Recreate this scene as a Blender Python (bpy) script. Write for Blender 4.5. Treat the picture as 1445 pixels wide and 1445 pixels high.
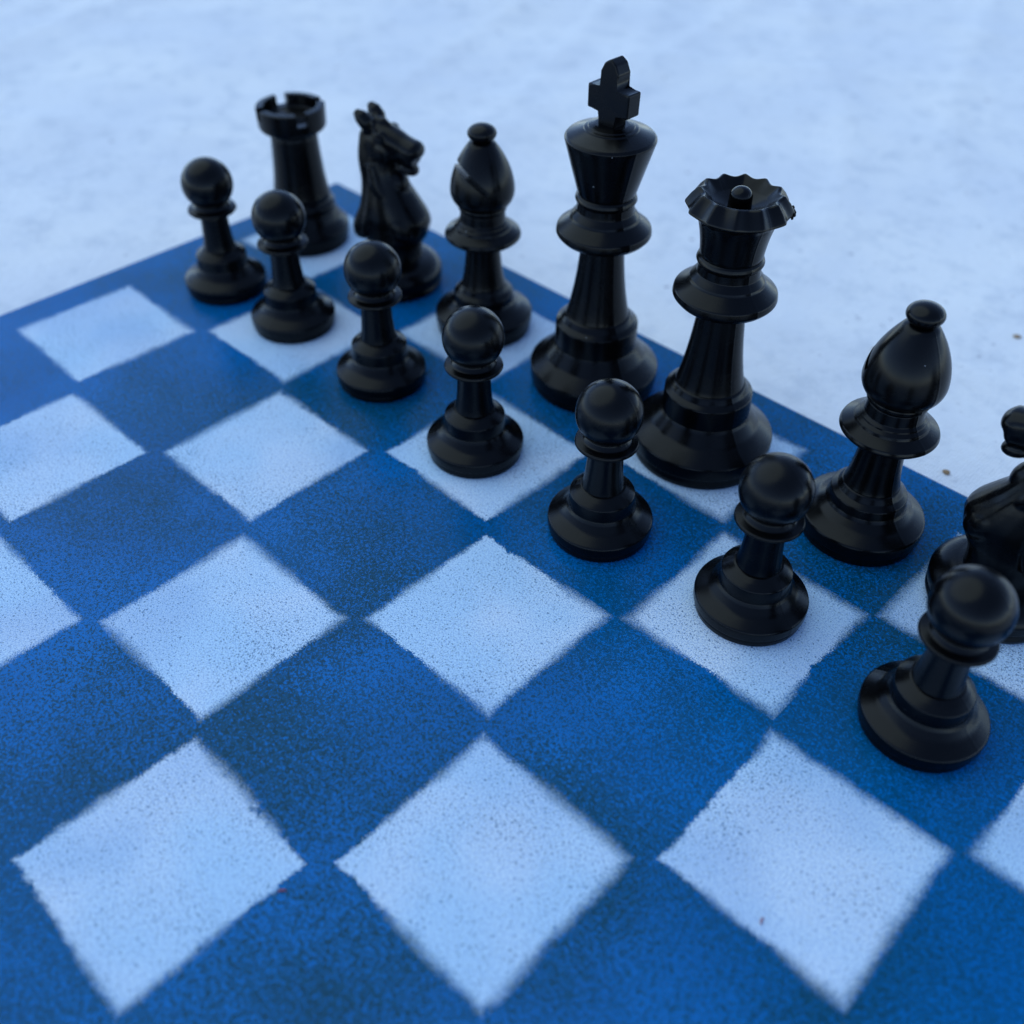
import bpy, bmesh, math, random
from mathutils import Vector, Matrix, noise
for o in list(bpy.data.objects): bpy.data.objects.remove(o)
SC = bpy.context.scene
COL = SC.collection
S = 0.043            # one board square in metres

# ---------------------------------------------------------------- camera
cam_d = bpy.data.cameras.new('camera'); cam = bpy.data.objects.new('camera', cam_d); COL.objects.link(cam)
# rows: camera right, camera down, camera forward in board axes (u along the back rank, v towards the viewer, w down)
RC = ((0.71713, -0.69687, -0.00953), (0.47683, 0.48062, 0.73596), (-0.50829, -0.53233, 0.67696))
def b2w(v): return Vector((v[0], -v[1], -v[2]))
rx, dn, fw = (b2w(r) for r in RC)
m = Matrix.Identity(4)
for i in range(3):
    m[i][0] = rx[i]; m[i][1] = -dn[i]; m[i][2] = -fw[i]
EYE = b2w((7.17765, 5.10387, -4.21297))*S
m.translation = EYE
cam.matrix_world = m
cam_d.sensor_width = 36; cam_d.lens = 36*1454.6/1445
cam_d.clip_start = 0.01; cam_d.clip_end = 50
cam_d.dof.use_dof = True
cam_d.dof.focus_distance = (Vector((5.3, -1.1, 0.5))*S - EYE).dot(fw)
cam_d.dof.aperture_fstop = 9.4
SC.camera = cam

# ---------------------------------------------------------------- sky, sun, exposure
SUN_EL, SUN_AZ = math.radians(60), math.radians(195)     # azimuth measured from +X, anticlockwise
W = bpy.data.worlds.new('World'); SC.world = W; W.use_nodes = True
nt = W.node_tree
sky = nt.nodes.new('ShaderNodeTexSky'); sky.sky_type = 'NISHITA'; sky.sun_disc = False
sky.sun_elevation = SUN_EL; sky.sun_rotation = math.radians(90) - SUN_AZ
sky.air_density = 1.0; sky.dust_density = 0.0; sky.ozone_density = 1.2; sky.altitude = 5000
bg = nt.nodes['Background']; bg.inputs['Strength'].default_value = 0.15
nt.links.new(sky.outputs[0], bg.inputs['Color'])
sd = bpy.data.lights.new('sun', 'SUN'); sd.energy = 0.50; sd.angle = math.radians(75); sd.color = (0.84, 0.98, 0.78)
sun = bpy.data.objects.new('sun', sd); COL.objects.link(sun)
sdir = Vector((math.cos(SUN_EL)*math.cos(SUN_AZ), math.cos(SUN_EL)*math.sin(SUN_AZ), math.sin(SUN_EL)))
sun.rotation_euler = sdir.to_track_quat('Z', 'Y').to_euler()
VS = SC.view_settings
VS.view_transform = 'Standard'; VS.look = 'None'; VS.gamma = 1; VS.use_curve_mapping = False
VS.exposure = 1.35
SC.render.resolution_x = SC.render.resolution_y = 1024

# ---------------------------------------------------------------- node helpers
class N:
    def __init__(s, name):
        s.m = bpy.data.materials.new(name); s.m.use_nodes = True
        s.t = s.m.node_tree; s.t.nodes.clear()
        s.out = s.t.nodes.new('ShaderNodeOutputMaterial')
        s.b = s.t.nodes.new('ShaderNodeBsdfPrincipled')
        s.t.links.new(s.b.outputs[0], s.out.inputs[0])
    def put(s, sock, v):
        if isinstance(v, bpy.types.NodeSocket): s.t.links.new(v, sock)
        elif isinstance(v, (tuple, list)) and len(v) == 3 and sock.type == 'RGBA': sock.default_value = (*v, 1)
        else: sock.default_value = v
    def math(s, op, a, b=0.0, c=0.0, clamp=False):
        n = s.t.nodes.new('ShaderNodeMath'); n.operation = op; n.use_clamp = clamp
        for k, v in enumerate((a, b, c)): s.put(n.inputs[k], v)
        return n.outputs[0]
    def vmath(s, op, a, b=(0, 0, 0)):
        n = s.t.nodes.new('ShaderNodeVectorMath'); n.operation = op
        s.put(n.inputs[0], a)
        if op == 'SCALE': s.put(n.inputs['Scale'], b)
        else: s.put(n.inputs[1], b)
        return n.outputs[0]
    def obj(s):
        return s.t.nodes.new('ShaderNodeTexCoord').outputs['Object']
    def sep(s, v):
        n = s.t.nodes.new('ShaderNodeSeparateXYZ'); s.put(n.inputs[0], v); return n.outputs
    def comb(s, x, y, z=0.0):
        n = s.t.nodes.new('ShaderNodeCombineXYZ')
        for k, v in enumerate((x, y, z)): s.put(n.inputs[k], v)
        return n.outputs[0]
    def noise(s, vec, scale, detail=2.0, rough=0.5, dist=0.0, color=False):
        n = s.t.nodes.new('ShaderNodeTexNoise'); s.put(n.inputs['Vector'], vec)
        n.inputs['Scale'].default_value = scale; n.inputs['Detail'].default_value = detail
        n.inputs['Roughness'].default_value = rough; n.inputs['Distortion'].default_value = dist
        return n.outputs['Color' if color else 'Fac']
    def white(s, vec):
        n = s.t.nodes.new('ShaderNodeTexWhiteNoise'); s.put(n.inputs['Vector'], vec); return n.outputs['Value'], n.outputs['Color']
    def voro(s, vec, scale, out='Distance'):
        n = s.t.nodes.new('ShaderNodeTexVoronoi'); s.put(n.inputs['Vector'], vec); n.inputs['Scale'].default_value = scale
        return n.outputs[out]
    def step(s, v, a, b, lo=0.0, hi=1.0):
        n = s.t.nodes.new('ShaderNodeMapRange'); n.interpolation_type = 'SMOOTHSTEP'
        for k, x in enumerate((v, a, b, lo, hi)): s.put(n.inputs[k], x)
        return n.outputs[0]
    def mix(s, f, a, b):
        n = s.t.nodes.new('ShaderNodeMix'); n.data_type = 'RGBA'
        s.put(n.inputs[0], f); s.put(n.inputs[6], a); s.put(n.inputs[7], b); return n.outputs[2]
    def bump(s, h, strength, dist):
        n = s.t.nodes.new('ShaderNodeBump'); s.put(n.inputs['Height'], h)
        n.inputs['Strength'].default_value = strength; n.inputs['Distance'].default_value = dist
        return n.outputs[0]
    def set(s, **k):
        for a, v in k.items(): s.put(s.b.inputs[a.replace('_', ' ')], v)

# ---------------------------------------------------------------- materials
def mat_cloth():
    n = N('white_ground'); P = n.vmath('SCALE', n.obj(), 1/S)     # in squares
    xyz = n.sep(P)
    big = n.noise(P, 0.5, 4, 0.55)
    mott = n.noise(P, 3.2, 6, 0.72)
    col = n.mix(n.step(big, 0.35, 0.7), (0.76, 0.76, 0.78), (0.85, 0.83, 0.81))
    col = n.mix(n.step(mott, 0.46, 0.70, 0, 0.60), col, (0.58, 0.60, 0.64))
    # small dirt specks, clustered
    cl = n.noise(P, 0.8, 2, 0.5)
    for sc, a, b, st in ((2.6, 0.03, 0.10, 0.85), (5.5, 0.04, 0.15, 0.75), (12.0, 0.06, 0.20, 0.50)):
        wob = n.vmath('ADD', P, n.vmath('SCALE', n.noise(P, sc*3, 2, 0.6, color=True), 0.12))
        d = n.voro(wob, sc)
        rnd = n.sep(n.voro(wob, sc, 'Color'))[0]
        k = n.math('MULTIPLY', n.step(d, a, b, 1, 0), n.step(rnd, 0.56, 0.8))
        k = n.math('MULTIPLY', k, n.step(cl, 0.34, 0.55))
        col = n.mix(n.math('MULTIPLY', k, st), col, (0.30, 0.29, 0.33))
    n.set(Base_Color=col, Roughness=0.75)
    n.b.inputs['Specular IOR Level'].default_value = 0.25
    w1 = n.t.nodes.new('ShaderNodeTexWave'); w2 = n.t.nodes.new('ShaderNodeTexWave')
    w2.bands_direction = 'Y'
    for w in (w1, w2):
        n.put(w.inputs['Vector'], P); w.inputs['Scale'].default_value = 14; w.inputs['Distortion'].default_value = 1.2
        w.inputs['Detail'].default_value = 2
    weave = n.math('ADD', w1.outputs['Fac'], w2.outputs['Fac'])
    h = n.math('ADD', n.math('MULTIPLY', weave, 0.10), n.math('MULTIPLY', n.noise(P, 9, 5, 0.7), 1.2))
    n.put(n.b.inputs['Normal'], n.bump(h, 0.6, 0.0014))
    return n.m

def mat_board():
    n = N('spray_painted_board'); P = n.vmath('SCALE', n.obj(), 1/S)
    x, y, z = n.sep(P); y = n.math('MULTIPLY', y, -1.0)
    cu, cv = n.math('FLOOR', x), n.math('FLOOR', y)
    cell = n.comb(cu, cv, 3.0)
    rv, rc = n.white(cell); r1, r2, r3 = n.sep(rc)
    Q = n.comb(x, y, 0.0)
    # torn, fuzzy stencil edges
    wob = n.math('SUBTRACT', n.noise(Q, 3.5, 2, 0.5), 0.5)
    wob2 = n.math('SUBTRACT', n.noise(Q, 22, 4, 0.65), 0.5)
    grain = n.math('SUBTRACT', n.noise(Q, 120, 2, 0.6), 0.5)
    px = n.math('SUBTRACT', n.math('FRACT', x), n.math('MULTIPLY_ADD', r1, 0.024, 0.488))
    py = n.math('SUBTRACT', n.math('FRACT', y), n.math('MULTIPLY_ADD', r2, 0.024, 0.488))
    ang = n.math('MULTIPLY_ADD', r3, 0.05, -0.025)
    px2 = n.math('MULTIPLY_ADD', py, ang, px); py2 = n.math('MULTIPLY_ADD', px, n.math('MULTIPLY', ang, -1.0), py)
    d = n.math('MAXIMUM', n.math('ABSOLUTE', px2), n.math('ABSOLUTE', py2))
    d = n.math('MULTIPLY_ADD', wob, 0.030, d)
    d = n.math('MULTIPLY_ADD', n.math('SUBTRACT', n.noise(n.vmath('ADD', Q, (5, 2, 0)), 9, 2, 0.6), 0.5), 0.035, d)
    d = n.math('MULTIPLY_ADD', wob2, 0.036, d)
    nick = n.step(n.noise(Q, 7.5, 3, 0.6), 0.60, 0.78)
    d = n.math('MULTIPLY_ADD', nick, 0.032, d)
    d = n.math('MULTIPLY_ADD', grain, 0.075, d)
    soft = n.math('MULTIPLY_ADD', n.step(n.noise(Q, 1.7, 1), 0.3, 0.7), 0.050, 0.005)     # how far the overspray drifts
    lo = n.math('SUBTRACT', 0.452, soft); hi = n.math('ADD', 0.452, soft)
    sq = n.step(d, lo, hi, 1, 0)
    odd = n.math('FLOORED_MODULO', n.math('ADD', cu, cv), 2.0)
    inb = n.math('MULTIPLY', n.math('COMPARE', x, 4.0, 4.0), n.math('COMPARE', y, 4.0, 4.0))
    sq = n.math('MULTIPLY', n.math('MULTIPLY', sq, n.math('SUBTRACT', 1.0, odd)), inb)
    # blue paint over a dark ground: squiggly pinholes, density drifting over the board
    dens = n.step(n.noise(Q, 0.85, 3, 0.55), 0.30, 0.70)
    fine = n.noise(Q, 72, 3, 0.6, 1.0)
    thick = n.step(n.math('SUBTRACT', y, x), 0.6, 4.2)          # heavier coat towards one corner
    thr = n.math('MULTIPLY_ADD', thick, -0.13, n.math('MULTIPLY_ADD', dens, 0.115, 0.462))
    pin = n.step(n.math('SUBTRACT', fine, thr), -0.035, 0.045, 1, 0)
    # coarser pits where the coat is thick
    pit = n.noise(n.vmath('ADD', Q, (31, 7, 0)), 44, 4, 0.65, 1.3)
    pit = n.step(n.math('MULTIPLY_ADD', n.noise(Q, 0.45, 2), 0.30, pit), 0.48, 0.54, 1, 0)
    reg = n.math('MAXIMUM', thick, n.step(n.noise(n.vmath('ADD', Q, (3.3, 9.1, 0)), 0.5, 2), 0.42, 0.60))
    pin = n.math('MAXIMUM', n.math('MULTIPLY', pin, n.math('MULTIPLY_ADD', reg, -0.2, 1.0)), n.math('MULTIPLY', pit, n.math('MULTIPLY_ADD', reg, 0.7, 0.2)))
    blue = n.mix(n.step(n.noise(Q, 1.1, 3), 0.3, 0.7), (0.0, 0.108, 0.33), (0.0, 0.140, 0.42))
    dark = n.mix(n.step(n.noise(Q, 30, 2), 0.4, 0.6), (0.0, 0.038, 0.052), (0.0, 0.055, 0.100))
    blue = n.mix(n.math('MULTIPLY', pin, 0.92), blue, dark)
    # thin white coat: patchy grain plus dark pinholes
    cover = n.noise(Q, 1.3, 2, 0.5)
    g2 = n.noise(Q, 120, 3, 0.8)
    wht = n.mix(n.step(cover, 0.35, 0.68), (0.54, 0.71, 0.83), (0.70, 0.78, 0.84))
    thin = n.step(n.noise(n.vmath('ADD', Q, (11.7, 4.2, 0)), 0.8, 2), 0.50, 0.68)       # starved patches of spray
    wht = n.mix(n.math('MULTIPLY', thin, 0.5), wht, (0.38, 0.51, 0.68))
    wht = n.mix(n.step(g2, 0.43, 0.66, 0, 0.85), wht, (0.16, 0.30, 0.58))
    f2 = n.noise(Q, 92, 2, 0.6, 0.8)
    thr2 = n.math('MULTIPLY_ADD', n.noise(Q, 1.9, 2), 0.20, 0.28)
    pin2 = n.step(n.math('SUBTRACT', f2, thr2), -0.035, 0.035, 1, 0)
    wht = n.mix(n.math('MULTIPLY', pin2, 0.75), wht, (0.03, 0.08, 0.16))
    col = n.mix(sq, blue, wht)
    n.set(Base_Color=col)
    n.put(n.b.inputs['Roughness'], n.math('ADD', n.math('MULTIPLY', pin, 0.10), n.math('MULTIPLY_ADD', sq, 0.14, 0.20)))
    n.b.inputs['Specular IOR Level'].default_value = 0.12
    h = n.math('ADD', n.math('MULTIPLY', fine, 0.6), n.math('MULTIPLY', sq, 0.25))
    n.put(n.b.inputs['Normal'], n.bump(h, 0.12, 0.0005))
    return n.m

def mat_plastic():
    n = N('black_plastic'); P = n.vmath('SCALE', n.obj(), 1/S)
    info = n.t.nodes.new('ShaderNodeObjectInfo').outputs['Random']
    P2 = n.vmath('ADD', P, n.comb(n.math('MULTIPLY', info, 37.0), info, 0.0))
    sm = n.noise(P2, 5, 3, 0.6)
    # a few grains of pale dust
    d = n.voro(P2, 16); rnd = n.sep(n.voro(P2, 16, 'Color'))[0]
    dust = n.math('MULTIPLY', n.step(d, 0.04, 0.075, 1, 0), n.step(rnd, 0.955, 0.975))
    col = n.mix(n.math('MULTIPLY', dust, 0.8), (0.0010, 0.0010, 0.0013), (0.35, 0.36, 0.38))
    n.set(Base_Color=col, Roughness=n.step(sm, 0.3, 0.7, 0.21, 0.31))
    n.b.inputs['Specular IOR Level'].default_value = 0.17
    h = n.math('ADD', n.math('MULTIPLY', n.noise(P2, 3.5, 2), 1.0), n.math('MULTIPLY', n.noise(P2, 60, 2), 0.025))
    n.put(n.b.inputs['Normal'], n.bump(h, 0.18, 0.0008))
    return n.m

def mat_plain(name, c, r=0.8):
    n = N(name); P = n.obj()
    n.set(Base_Color=n.mix(n.noise(P, 900, 3), tuple(x*0.7 for x in c), tuple(min(1, x*1.25) for x in c)), Roughness=r)
    return n.m
CLOTH, BOARD, BLACK = mat_cloth(), mat_board(), mat_plastic()
CRUMB = mat_plain('brown_crumb', (0.30, 0.19, 0.10)); LINT = mat_plain('reddish_lint', (0.30, 0.08, 0.10))

# ---------------------------------------------------------------- object helpers
def link(name, bm, mat, parent=None, smooth=True):
    bmesh.ops.recalc_face_normals(bm, faces=bm.faces)
    me = bpy.data.meshes.new(name); bm.to_mesh(me); bm.free()
    if mat: me.materials.append(mat)
    me.polygons.foreach_set('use_smooth', [smooth]*len(me.polygons))
    o = bpy.data.objects.new(name, me); COL.objects.link(o)
    if parent: o.parent = parent
    return o
def thing(name, label, cat, group=None, loc=(0, 0, 0)):
    o = bpy.data.objects.new(name, None); COL.objects.link(o); o.location = loc; o.empty_display_size = 0.01
    o['label'] = label; o['category'] = cat
    if group: o['group'] = group
    return o
def fillet(pts):
    out = []
    for i, p in enumerate(pts):
        f = p[2] if len(p) > 2 else 0
        P = Vector(p[:2])
        if f <= 0 or i in (0, len(pts)-1): out.append(P); continue
        A = Vector(pts[i-1][:2]) - P; B = Vector(pts[i+1][:2]) - P
        la, lb = A.length, B.length
        a = A.angle(B)
        t = min(f/max(math.tan(a/2), 1e-4), la*0.48, lb*0.48)
        p0 = P + A*(t/la); p2 = P + B*(t/lb)
        k = 5
        for j in range(k+1):
            s = j/k
            out.append(p0*(1-s)**2 + P*(2*s*(1-s)) + p2*s*s)
    return out
SEAM = math.radians(-18)                          # mould parting line
def lathe(pts, n=128, fn=None, seam=True):
    """profile of (radius, height[, fillet]) in squares -> bmesh in metres"""
    prof = fillet(pts); bm = bmesh.new()
    angs = [2*math.pi*i/n for i in range(n)]
    if seam:
        for c in (SEAM, SEAM+math.pi):
            angs = [a for a in angs if abs((a-c+math.pi) % (2*math.pi) - math.pi) > 0.045]
            angs += [(c+e) % (2*math.pi) for e in (-0.03, -0.011, 0.011, 0.03)]
        angs.sort()
    def bumped(a):
        if not seam: return 0.0
        return 0.0008 if min(abs((a-c+math.pi) % (2*math.pi) - math.pi) for c in (SEAM, SEAM+math.pi)) < 0.02 else 0.0
    rows = []
    for p in prof:
        if p[0] < 1e-5: rows.append([bm.verts.new((0, 0, p[1]*S))]); continue
        r_ = []
        for a in angs:
            r, z = p[0] + (bumped(a) if p[0] > 0.05 else 0), p[1]
            if fn: r, z = fn(a, r, z)
            r_.append(bm.verts.new((r*math.cos(a)*S, r*math.sin(a)*S, z*S)))
        rows.append(r_)
    m_ = len(angs)
    for A, B in zip(rows, rows[1:]):
        if len(A) == 1 and len(B) == 1: continue
        for i in range(m_):
            j = (i+1) % m_
            if len(A) == 1: bm.faces.new((A[0], B[i], B[j]))
            elif len(B) == 1: bm.faces.new((A[i], A[j], B[0]))
            else: bm.faces.new((A[i], A[j], B[j], B[i]))
    return bm
def arc(r, zc, a0, a1, k=24, rz=None):
    rz = rz or r
    return [(r*math.cos(math.radians(a0+(a1-a0)*i/k)), zc+rz*math.sin(math.radians(a0+(a1-a0)*i/k))) for i in range(k+1)]
def curve(p0, p1, p2, k=12):
    return [((1-s)**2*p0[0]+2*s*(1-s)*p1[0]+s*s*p2[0], (1-s)**2*p0[1]+2*s*(1-s)*p1[1]+s*s*p2[1]) for s in (i/k for i in range(k+1))]
def apply_mods(o):
    dg = bpy.context.evaluated_depsgraph_get()
    me = bpy.data.meshes.new_from_object(o.evaluated_get(dg)); old = o.data
    o.modifiers.clear(); o.data = me; me.name = old.name; bpy.data.meshes.remove(old)
def box_bm(sx, sy, sz, M=Matrix.Identity(4), bev=0.0):
    bm = bmesh.new(); bmesh.ops.create_cube(bm, size=1)
    bmesh.ops.scale(bm, vec=(sx, sy, sz), verts=bm.verts)
    if bev: bmesh.ops.bevel(bm, geom=bm.edges[:], offset=bev, segments=3, profile=0.5, affect='EDGES')
    bmesh.ops.transform(bm, matrix=M, verts=bm.verts)
    return bm
def cut(o, cutters):
    for bm in cutters:
        c = link('cutter', bm, None)
        md = o.modifiers.new('cut', 'BOOLEAN'); md.operation = 'DIFFERENCE'; md.object = c; md.solver = 'EXACT'
        bpy.context.view_layer.update()
        apply_mods(o)
        me = c.data; bpy.data.objects.remove(c); bpy.data.meshes.remove(me)

# ---------------------------------------------------------------- setting: ground
def cloth_height(x, y):                            # gentle folds, flat where the board lies
    u, v = x/S, -y/S
    d = max(-0.3-u, -0.3-v, u-8.3, v-8.3, 0)
    k = min(1, max(0, (d-0.3)/2.5))
    a = u*0.9 - v*0.35
    h = 0.055*(1-abs(2*noise.noise((a*0.75, v*0.11+u*0.05, 1.7)))) ** 5
    b = u*0.35 + v*0.95
    h += 0.055*(1-abs(2*noise.noise((b*0.62, a*0.10, 7.1)))) ** 5
    h += 0.09*noise.noise((u*0.22, v*0.22, 3.3)) + 0.022*noise.noise((u*1.1, v*1.1, 5.3)) + 0.008*noise.noise((u*3.1, v*3.1, 2.3))
    return (k*h)*S
bm = bmesh.new()
bmesh.ops.create_grid(bm, x_segments=330, y_segments=330, size=24*S)
for v in bm.verts:
    v.co.x += 2*S; v.co.y += 0*S
    v.co.z = -0.12*S + cloth_height(v.co.x, v.co.y)
cl = link('ground', bm, CLOTH); cl['kind'] = 'structure'

# ---------------------------------------------------------------- chessboard
u0, u1, v0, v1 = -0.27, 8.30, -0.30, 8.30
bm = bmesh.new(); bmesh.ops.create_cube(bm, size=1)
bmesh.ops.scale(bm, vec=((u1-u0)*S, (v1-v0)*S, 0.12*S), verts=bm.verts)
bmesh.ops.translate(bm, vec=((u0+u1)/2*S, -(v0+v1)/2*S, -0.06*S), verts=bm.verts)
bmesh.ops.bevel(bm, geom=bm.edges[:], offset=0.018*S, segments=2, profile=0.5, affect='EDGES')
bd = link('chessboard', bm, BOARD, smooth=False)
bd['label'] = 'flat blue board with spray painted pale squares lying on the white ground'; bd['category'] = 'chessboard'

# ---------------------------------------------------------------- piece builders (local origin at the foot, in squares)
def foot(R, cyl, sr, s0, s1, neck, z1):
    """moulded foot: grooved drum, sloping flare, stepped drum and shoulder"""
    return [(0, 0.004), (R*0.92, 0.0), (R*0.955, 0.004, 0.004), (R*0.968, 0.03, 0.012), (R*0.960, cyl*0.36, 0.005),
            (R*0.960, cyl*0.40, 0.005), (R*0.995, cyl*0.46, 0.010), (R, cyl*0.95, 0.022),
            (R-(R-sr)*0.62, cyl+(s0-cyl)*0.52, 0.12), (sr+0.012, s0, 0.02), (sr, s0+0.02, 0.02), (sr-0.002, s1-0.004, 0.016),
            (sr-0.035, s1+0.022, 0.03), (neck+0.012, z1-0.01, 0.03), (neck-0.03, z1+0.004), (0, z1+0.004)]
def collar(z0, z1, r, rim0, rim1, inner, r0):
    return [(0, z0-0.006), (r0-0.012, z0-0.006), (r0+0.012, z0, 0.012), (r-0.03, rim0-0.014, 0.05), (r, (rim0+rim1)/2-0.008, 0.02),
            (r-0.012, rim1, 0.015), (inner, z1, 0.012), (inner-0.05, z1+0.004), (0, z1+0.004)]

def pawn_parts(t):
    link('base', lathe(foot(0.309, 0.118, 0.191, 0.195, 0.302, 0.118, 0.352)), BLACK, t)
    link('stem', lathe([(0, 0.335), (0.124, 0.335)] + curve((0.120, 0.352), (0.104, 0.42), (0.098, 0.632)) + [(0, 0.64)]), BLACK, t)
    link('collar', lathe([(0, 0.622), (0.095, 0.622), (0.118, 0.628, 0.01), (0.166, 0.642, 0.02), (0.180, 0.655, 0.010), (0.175, 0.672, 0.010),
                          (0.135, 0.682, 0.02), (0.118, 0.705, 0.02), (0.112, 0.73), (0, 0.735)]), BLACK, t)
    link('head', lathe([(0, 0.668)] + arc(0.186, 0.854, -88, 88, 40) + [(0, 1.040)]), BLACK, t)
def bishop_parts(t, slit):
    link('base', lathe(foot(0.357, 0.147, 0.218, 0.225, 0.305, 0.150, 0.375)), BLACK, t)
    link('stem', lathe([(0, 0.35), (0.165, 0.35)] + curve((0.156, 0.372), (0.13, 0.47), (0.119, 0.70)) + [(0, 0.71)]), BLACK, t)
    link('collar', lathe([(0, 0.684), (0.108, 0.684), (0.135, 0.690, 0.012), (0.245, 0.722, 0.05), (0.271, 0.748, 0.016), (0.262, 0.772, 0.012),
                          (0.202, 0.806, 0.004), (0.200, 0.812, 0.003), (0.196, 0.822, 0.008), (0.178, 0.838, 0.004), (0.176, 0.846, 0.006), (0.160, 0.862, 0.012),
                          (0.155, 0.93, 0.01), (0.10, 0.95), (0, 0.95)]), BLACK, t)
    pts = [(0, 0.932), (0.10, 0.932), (0.152, 0.934), (0.168, 0.946, 0.008), (0.168, 0.962, 0.006), (0.166, 0.968)]
    pts += curve((0.170, 0.970), (0.224, 1.02), (0.222, 1.085), 10)[1:] + curve((0.222, 1.085), (0.214, 1.24), (0.088, 1.405), 18)[1:] + [(0.05, 1.42), (0, 1.42)]
    mt = link('mitre', lathe(pts), BLACK, t)
    if slit is not None:
        a = math.radians(40)
        M = Matrix.Rotation(slit, 4, 'Z') @ Matrix.Translation(Vector((0.20, 0, 1.285))*S) @ Matrix.Rotation(-a, 4, 'Y')
        cut(mt, [box_bm(0.50*S, 0.8*S, 0.040*S, M)])
        mt.data.polygons.foreach_set('use_smooth', [True]*len(mt.data.polygons))
        mt.modifiers.new('edge', 'EDGE_SPLIT').split_angle = math.radians(40)
        apply_mods(mt)
    link('finial', lathe([(0, 1.40), (0.06, 1.40)] + arc(0.098, 1.465, -62, 89, 24, 0.060) + [(0, 1.525)]), BLACK, t)
def royal_base(t, R, cyl, s0, s1, sr):
    link('base', lathe(foot(R, cyl, sr, s0, s1, 0.205, s1+0.07)), BLACK, t)
    link('stem', lathe([(0, s1+0.03), (0.22, s1+0.03)] + curve((0.206, s1+0.065), (0.155, 0.76), (0.136, 1.075), 16) + [(0, 1.08)]), BLACK, t)
    link('collar', lathe([(0, 1.052), (0.125, 1.052), (0.155, 1.058, 0.014), (0.268, 1.096, 0.06), (0.302, 1.135, 0.022), (0.296, 1.172, 0.02),
                          (0.219, 1.232, 0.004), (0.216, 1.238, 0.003), (0.212, 1.248, 0.012), (0.196, 1.268, 0.014), (0.182, 1.285, 0.014), (0.178, 1.335, 0.008), (0.184, 1.342, 0.006),
                          (0.193, 1.358, 0.014), (0.186, 1.378, 0.008), (0.176, 1.390, 0.005), (0.12, 1.394), (0, 1.394)]), BLACK, t)
def king_parts(t):
    royal_base(t, 0.440, 0.165, 0.315, 0.490, 0.277)
    link('crown', lathe([(0, 1.38), (0.17, 1.38)] + curve((0.177, 1.388), (0.215, 1.52), (0.268, 1.705), 12) + [(0.276, 1.735, 0.014), (0.262, 1.752, 0.016), (0.165, 1.787, 0.004),
                         (0.160, 1.795, 0.006), (0.140, 1.800, 0.004), (0.136, 1.806, 0.006), (0.10, 1.816, 0.01), (0, 1.818)]), BLACK, t)
    # cross: one outline, thick, tapered and softly bevelled
    o = [(-0.064, 1.80), (-0.054, 1.898), (-0.150, 1.886), (-0.153, 2.026), (-0.050, 2.020), (-0.068, 2.112), (-0.040, 2.166), (0, 2.190)]
    o = o + [(-x, z) for x, z in reversed(o[:-1])]
    bm = bmesh.new()
    hy = 0.056
    A = [bm.verts.new((x*S, -hy*S, z*S)) for x, z in o]; B = [bm.verts.new((x*S, hy*S, z*S)) for x, z in o]
    bm.faces.new(A); bm.faces.new(list(reversed(B)))
    for i in range(len(o)):
        j = (i+1) % len(o); bm.faces.new((A[i], B[i], B[j], A[j]))
    bm.verts.index_update()
    hollow = {1, 4, len(o)-5, len(o)-2}
    keep = [e for e in bm.edges if not (abs(e.verts[0].co.y-e.verts[1].co.y) > 0.05*S and min(v.index for v in e.verts) in hollow)]
    bmesh.ops.bevel(bm, geom=keep, offset=0.011*S, segments=4, profile=0.5, affect='EDGES', clamp_overlap=True)
    c = link('cross', bm, BLACK, t)
    c.modifiers.new('wn', 'WEIGHTED_NORMAL').keep_sharp = True
def queen_parts(t):
    royal_base(t, 0.444, 0.178, 0.315, 0.478, 0.272)
    n = 12
    def rip(a):
        c = math.sqrt(math.sin(n*a/2)**2 + 0.05)
        return 1.08 - c
    def fn(a, r, z):
        if z < 1.60 or r < 0.15: return r, z
        w = min(1, (z-1.60)/0.05)*min(1, max(0, (r-0.15)/0.05))
        jag = 0.006*noise.noise((a*40, 0, 0)) if abs((a-0.95+math.pi) % (2*math.pi)-math.pi) < 0.5 and r > 0.25 else 0
        return r + w*(0.026*rip(a)-0.014) + jag, z + w*(0.012*rip(a)-0.005)
    link('coronet', lathe([(0, 1.38), (0.17, 1.38)] + curve((0.178, 1.388), (0.186, 1.52), (0.222, 1.618), 10) + [(0.258, 1.640, 0.014), (0.288, 1.660, 0.014), (0.284, 1.672, 0.01), (0.258, 1.712),
                           (0.226, 1.748, 0.014), (0.210, 1.752, 0.012), (0.190, 1.735, 0.02), (0.150, 1.70, 0.05), (0.075, 1.668, 0.04), (0, 1.660)], n=240, fn=fn), BLACK, t)
    link('finial', lathe([(0, 1.64), (0.066, 1.64), (0.063, 1.72)] + arc(0.063, 1.728, 5, 88, 14, 0.055) + [(0, 1.783)]), BLACK, t)
    # torn moulding flash along one side of the coronet
    bm = bmesh.new(); rnd = random.Random(4)
    for k in range(34):
        a = 0.42 + 1.05*k/33
        r = 0.288 + rnd.uniform(-0.004, 0.006); z = 1.657 + rnd.uniform(-0.006, 0.010)
        s = rnd.uniform(0.005, 0.011)
        bmesh.ops.create_icosphere(bm, subdivisions=1, radius=s*S, matrix=Matrix.Translation(Vector((r*math.cos(a), r*math.sin(a), z))*S) @ Matrix.Diagonal((1.2, 1, 1.5, 1)))
    link('moulding_flash', bm, BLACK, t)
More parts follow.
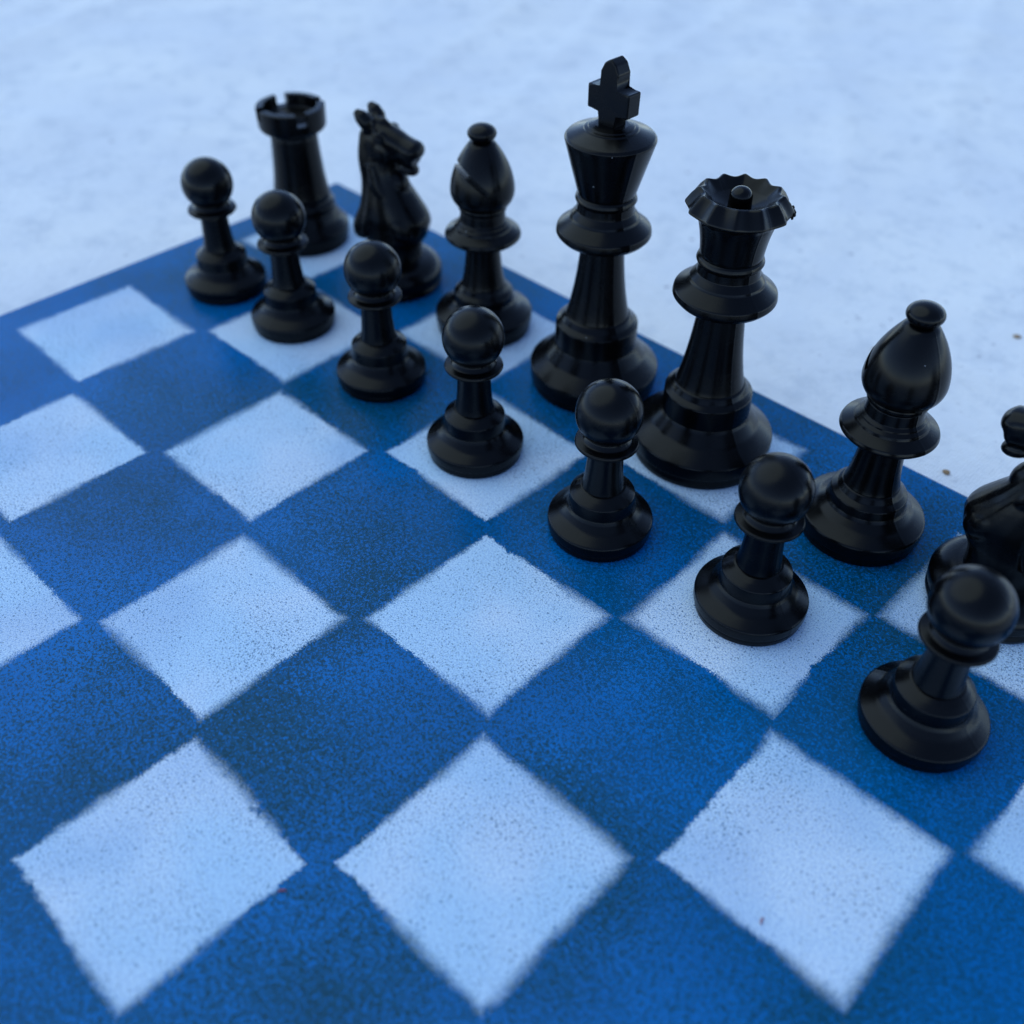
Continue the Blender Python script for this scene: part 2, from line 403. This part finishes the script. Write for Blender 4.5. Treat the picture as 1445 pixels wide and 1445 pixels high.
def rook_parts(t, notch):
    link('base', lathe(foot(0.358, 0.150, 0.262, 0.262, 0.345, 0.222, 0.43)), BLACK, t)
    link('tower', lathe([(0, 0.40), (0.235, 0.40)] + curve((0.226, 0.425), (0.196, 0.56), (0.182, 0.93), 14) + [(0, 0.95)]), BLACK, t)
    b = link('battlement', lathe([(0, 0.912), (0.165, 0.912), (0.190, 0.915, 0.01), (0.252, 0.952, 0.02), (0.264, 0.975, 0.014), (0.268, 1.122, 0.010),
                                  (0.206, 1.126, 0.008), (0.198, 1.03, 0.02), (0.10, 1.015), (0, 1.012)], seam=False), BLACK, t)
    cs = []
    for k in range(2):
        M = Matrix.Rotation(notch+k*math.pi/2, 4, 'Z') @ Matrix.Translation(Vector((0, 0, 1.10))*S)
        cs.append(box_bm(0.8*S, 0.085*S, 0.125*S, M))
    cut(b, cs)
    b.data.polygons.foreach_set('use_smooth', [True]*len(b.data.polygons))
    b.modifiers.new('edge', 'EDGE_SPLIT').split_angle = math.radians(35); apply_mods(b)

def loft(bm, rings, close=True):
    rows = [[bm.verts.new(Vector(p)*S) for p in r] for r in rings]
    for A, B in zip(rows, rows[1:]):
        for i in range(len(A)):
            j = (i+1) % len(A); bm.faces.new((A[i], A[j], B[j], B[i]))
    if close: bm.faces.new(list(reversed(rows[0]))); bm.faces.new(rows[-1])
def ring_h(cx, z, hx, hy, n=28, p=2.2):            # horizontal superellipse
    out = []
    for i in range(n):
        a = 2*math.pi*i/n; c, s = math.cos(a), math.sin(a)
        out.append((cx+hx*math.copysign(abs(c)**(2/p), c), hy*math.copysign(abs(s)**(2/p), s), z))
    return out
def tube(bm, pts, n=12):                            # pts: (x,y,z,r)
    P = [Vector(p[:3]) for p in pts]; rings = []
    for i, p in enumerate(P):
        d = (P[min(i+1, len(P)-1)]-P[max(i-1, 0)]).normalized()
        up = Vector((0, 1, 0)) if abs(d.y) < 0.9 else Vector((1, 0, 0))
        a = d.cross(up).normalized(); b = d.cross(a)
        rings.append([p + (a*math.cos(2*math.pi*k/n)+b*math.sin(2*math.pi*k/n))*pts[i][3] for k in range(n)])
    loft(bm, rings)
def ball(bm, c, r, M=Matrix.Identity(4)):
    bmesh.ops.create_uvsphere(bm, u_segments=20, v_segments=14, radius=1,
        matrix=Matrix.Translation(Vector(c)*S) @ M @ Matrix.Diagonal((r[0]*S, r[1]*S, r[2]*S, 1)))
def smooth_pts(pts, k=5):
    out = []
    for i in range(len(pts)-1):
        a, b, c, d = (Vector(pts[max(0, min(len(pts)-1, j))]) for j in (i-1, i, i+1, i+2))
        for s in range(k):
            t = s/k
            out.append(0.5*((2*b)+(c-a)*t+(2*a-5*b+4*c-d)*t*t+(3*b-a-3*c+d)*t**3))
    out.append(Vector(pts[-1])); return [tuple(v) for v in out]
def knight_parts(t):
    link('base', lathe([(0, 0.004), (0.33, 0), (0.342, 0.006, 0.006), (0.350, 0.03, 0.012), (0.340, 0.058, 0.006), (0.340, 0.066, 0.006), (0.353, 0.078, 0.012), (0.356, 0.135, 0.035)]
                       + curve((0.345, 0.16), (0.31, 0.222), (0.22, 0.236), 10) + [(0.20, 0.245), (0, 0.25)]), BLACK, t)
    bm = bmesh.new()
    # neck and chest
    prof = smooth_pts([(0.000, 0.21, 0.205, 0.205), (-0.002, 0.30, 0.206, 0.198), (0.000, 0.375, 0.225, 0.195), (0.010, 0.44, 0.262, 0.200), (0.018, 0.53, 0.280, 0.205), (0.020, 0.60, 0.275, 0.205),
                       (-0.004, 0.70, 0.228, 0.185), (-0.030, 0.79, 0.185, 0.160), (-0.062, 0.92, 0.145, 0.128), (-0.075, 1.05, 0.140, 0.115), (-0.080, 1.16, 0.125, 0.105), (-0.075, 1.24, 0.075, 0.075)], 5)
    loft(bm, [ring_h(cx, z, hx, hy) for cx, z, hx, hy in prof])
    # head: sections square to the poll-nose line
    A, B = Vector((-0.12, 0, 1.19)), Vector((0.258, 0, 1.086)); ax = (B-A).normalized(); up = Vector((-ax.z, 0, ax.x))
    hs = smooth_pts([(0.0, 0.085, 0.085, 0.075), (0.15, 0.100, 0.125, 0.098), (0.35, 0.100, 0.145, 0.105), (0.52, 0.094, 0.135, 0.100), (0.70, 0.086, 0.120, 0.092), (0.86, 0.088, 0.112, 0.096), (0.95, 0.088, 0.106, 0.094), (1.0, 0.068, 0.082, 0.074)], 5)
    rr = []
    for s, upx, dnx, hw in hs:
        c = A + (B-A)*s; q = []
        for i in range(26):
            a = 2*math.pi*i/26; ca, sa = math.cos(a), math.sin(a)
            ca = math.copysign(abs(ca)**0.85, ca); sa = math.copysign(abs(sa)**0.85, sa)
            q.append(c + up*(ca*(upx if ca > 0 else dnx)) + Vector((0, sa*hw, 0)))
        rr.append(q)
    loft(bm, rr)
    RY = lambda d: Matrix.Rotation(math.radians(d), 4, 'Y')
    ball(bm, (0.172, 0, 0.975), (0.085, 0.074, 0.046), RY(18))           # lower lip
    ball(bm, (0.231, 0, 1.115), (0.068, 0.098, 0.064), RY(18))           # nose
    for s in (-1, 1):
        ball(bm, (0.010, 0.088*s, 1.215), (0.040, 0.026, 0.026), RY(20)) # brow
        ball(bm, (0.022, 0.094*s, 1.190), (0.022, 0.018, 0.017), RY(20)) # eye
        ball(bm, (0.000, 0.078*s, 1.075), (0.080, 0.040, 0.085))         # cheek
        ball(bm, (0.228, 0.056*s, 1.097), (0.020, 0.022, 0.018))         # nostril rim
        tube(bm, [(-0.095, 0.055*s, 1.215, 0.048), (-0.125, 0.070*s, 1.270, 0.060), (-0.165, 0.080*s, 1.310, 0.052), (-0.205, 0.086*s, 1.342, 0.022)])   # ear
        # flap under the jaw and down the throat
        tube(bm, smooth_pts([(-0.075, 0.115*s, 0.98, 0.040), (-0.02, 0.130*s, 0.82, 0.045), (0.055, 0.105*s, 0.755, 0.045), (0.115, 0.045*s, 0.765, 0.045)], 4))
        # mane roll down the side of the neck ending in a curl
        tube(bm, smooth_pts([(-0.150, 0.060*s, 1.20, 0.040), (-0.155, 0.085*s, 1.02, 0.050), (-0.130, 0.100*s, 0.84, 0.052), (-0.140, 0.125*s, 0.66, 0.056), (-0.185, 0.125*s, 0.50, 0.084), (-0.200, 0.110*s, 0.42, 0.080)], 5))
        tube(bm, smooth_pts([(-0.085, 0.095*s, 1.02, 0.026), (-0.085, 0.122*s, 0.86, 0.030), (-0.085, 0.155*s, 0.70, 0.034), (-0.110, 0.182*s, 0.55, 0.036), (-0.140, 0.180*s, 0.44, 0.034)], 5))
        ball(bm, (0.12, 0.115*s, 0.555), (0.150, 0.090, 0.110), RY(35))  # shoulder
    tube(bm, smooth_pts([(-0.10, 0, 1.27, 0.045), (-0.175, 0, 1.18, 0.050), (-0.180, 0, 1.02, 0.042), (-0.140, 0, 0.84, 0.044), (-0.160, 0, 0.68, 0.050), (-0.200, 0, 0.52, 0.062), (-0.208, 0, 0.42, 0.062)], 5))
    tube(bm, [(-0.10, 0, 1.255, 0.050), (-0.02, 0, 1.262, 0.040), (0.03, 0, 1.245, 0.024)])      # forelock
    ball(bm, (0.075, 0, 0.835), (0.080, 0.085, 0.105), RY(-20))          # throat
    ball(bm, (0.245, 0, 0.555), (0.060, 0.110, 0.060))                   # breast
    h = link('horse_head', bm, BLACK, t)
    md = h.modifiers.new('r', 'REMESH'); md.mode = 'VOXEL'; md.voxel_size = 0.0085*S; md.use_smooth_shade = True
    sm = h.modifiers.new('s', 'SMOOTH'); sm.factor = 0.5; sm.iterations = 4
    bpy.context.view_layer.update(); apply_mods(h)
    h.data.polygons.foreach_set('use_smooth', [True]*len(h.data.polygons))

def put(t, u, v, rot=0.0, tilt=(0, 0)):
    t.location = (u*S, -v*S, 0.0); t.rotation_euler = (tilt[0], tilt[1], rot)
def twin(src, label):
    r = src.copy(); COL.objects.link(r); r['label'] = label
    for c in src.children:
        d = c.copy(); COL.objects.link(d); d.parent = r
    return r

# ---------------------------------------------------------------- black pieces
PAWNS = [(0.592, 1.485, 0.4, 'black pawn leftmost of the row, on a blue square by the board edge'),
         (1.392, 1.433, 2.2, 'black pawn on a pale square, overlapping the foot of the rook'),
         (2.403, 1.437, 0.2, 'black pawn on a blue square, overlapping the foot of the left knight'),
         (3.432, 1.531, 1.1, 'black pawn on a pale square, overlapping the slit bishop'),
         (4.478, 1.526, 0.35, 'black pawn on a blue square, before the gap between king and queen'),
         (5.470, 1.422, 0.1, 'black pawn on a pale square, between the queen and the right bishop'),
         (6.522, 1.478, 0.15, 'nearest and largest black pawn, on a blue square before the cropped knight')]
proto = None
for u, v, rot, lab in PAWNS:
    if proto is None:
        proto = t = thing('pawn', lab, 'chess pawn', 'black pawns'); pawn_parts(t)
    else: t = twin(proto, lab)
    put(t, u, v, rot)
t = thing('king', 'tall black king topped by a cross, tallest piece in the back row', 'chess king'); king_parts(t); put(t, 3.456, 0.405, 0.0)
t = thing('queen', 'black queen with a scalloped coronet and small ball, right of the king', 'chess queen'); queen_parts(t); put(t, 4.441, 0.490, 0.0)
ang = math.atan2(-rx.y, -rx.x)
t = thing('bishop', 'black bishop with a diagonal slit in its mitre, left of the king', 'chess bishop', 'black bishops'); bishop_parts(t, ang+0.25); put(t, 2.413, 0.446)
t = thing('bishop', 'black bishop with a smooth unbroken mitre in view, right of the queen', 'chess bishop', 'black bishops'); bishop_parts(t, ang-math.pi/2); put(t, 5.567, 0.432)
t = thing('rook', 'black rook with a notched tower top in the far corner of the board', 'chess rook'); rook_parts(t, math.atan2(-fw.y, -fw.x)+math.radians(29)); put(t, 0.395, 0.545)
kn = thing('knight', 'whole black horse head knight facing right, between rook and slit bishop', 'chess knight', 'black knights'); knight_parts(kn)
put(kn, 1.469, 0.477, math.radians(14))
k2 = twin(kn, 'black horse head knight cut off by the right edge, facing left')
put(k2, 6.390, 0.425, math.radians(180))

# ---------------------------------------------------------------- crumbs and lint
rnd = random.Random(2)
for u, v, s, lab in ((5.67, -0.568, 0.021, 'brown crumb on the white ground right of the smooth bishop, near the board edge'),
                     (4.619, -1.502, 0.021, 'brown crumb on the white ground beside the tip of the smooth bishop'),
                     (5.288, -2.475, 0.021, 'brown crumb on the white ground at the right edge of the picture')):
    bm = bmesh.new(); bmesh.ops.create_icosphere(bm, subdivisions=3, radius=s*S)
    for w in bm.verts: w.co *= 1+0.45*noise.noise(w.co*900+Vector((u, v, 0))*7); 
    bmesh.ops.scale(bm, vec=(1.3, 0.9, 0.6), verts=bm.verts)
    o = link('crumb', bm, CRUMB); o.location = (u*S, -v*S, -0.12*S + cloth_height(u*S, -v*S) + s*0.45*S); o.rotation_euler = (0, 0, rnd.uniform(0, 3))
    o['label'] = lab; o['category'] = 'crumb'; o['group'] = 'brown crumbs on the white ground'
for u, v, a, lab in ((4.993, 4.217, 1.0, 'tiny red fibre on the blue near the lower left pale square'),
                     (6.545, 2.880, 1.9, 'tiny pinkish fibre lying on the pale square at lower right')):
    bm = bmesh.new()
    tube(bm, [(-0.017, 0, 0.003, 0.0025), (-0.006, 0.003, 0.005, 0.004), (0.006, 0.002, 0.005, 0.004), (0.017, -0.003, 0.003, 0.0025)], 8)
    o = link('lint_fibre', bm, LINT); o.location = (u*S, -v*S, 0.0001); o.rotation_euler = (0, 0, a)
    o['label'] = lab; o['category'] = 'lint'; o['group'] = 'coloured lint on the board'
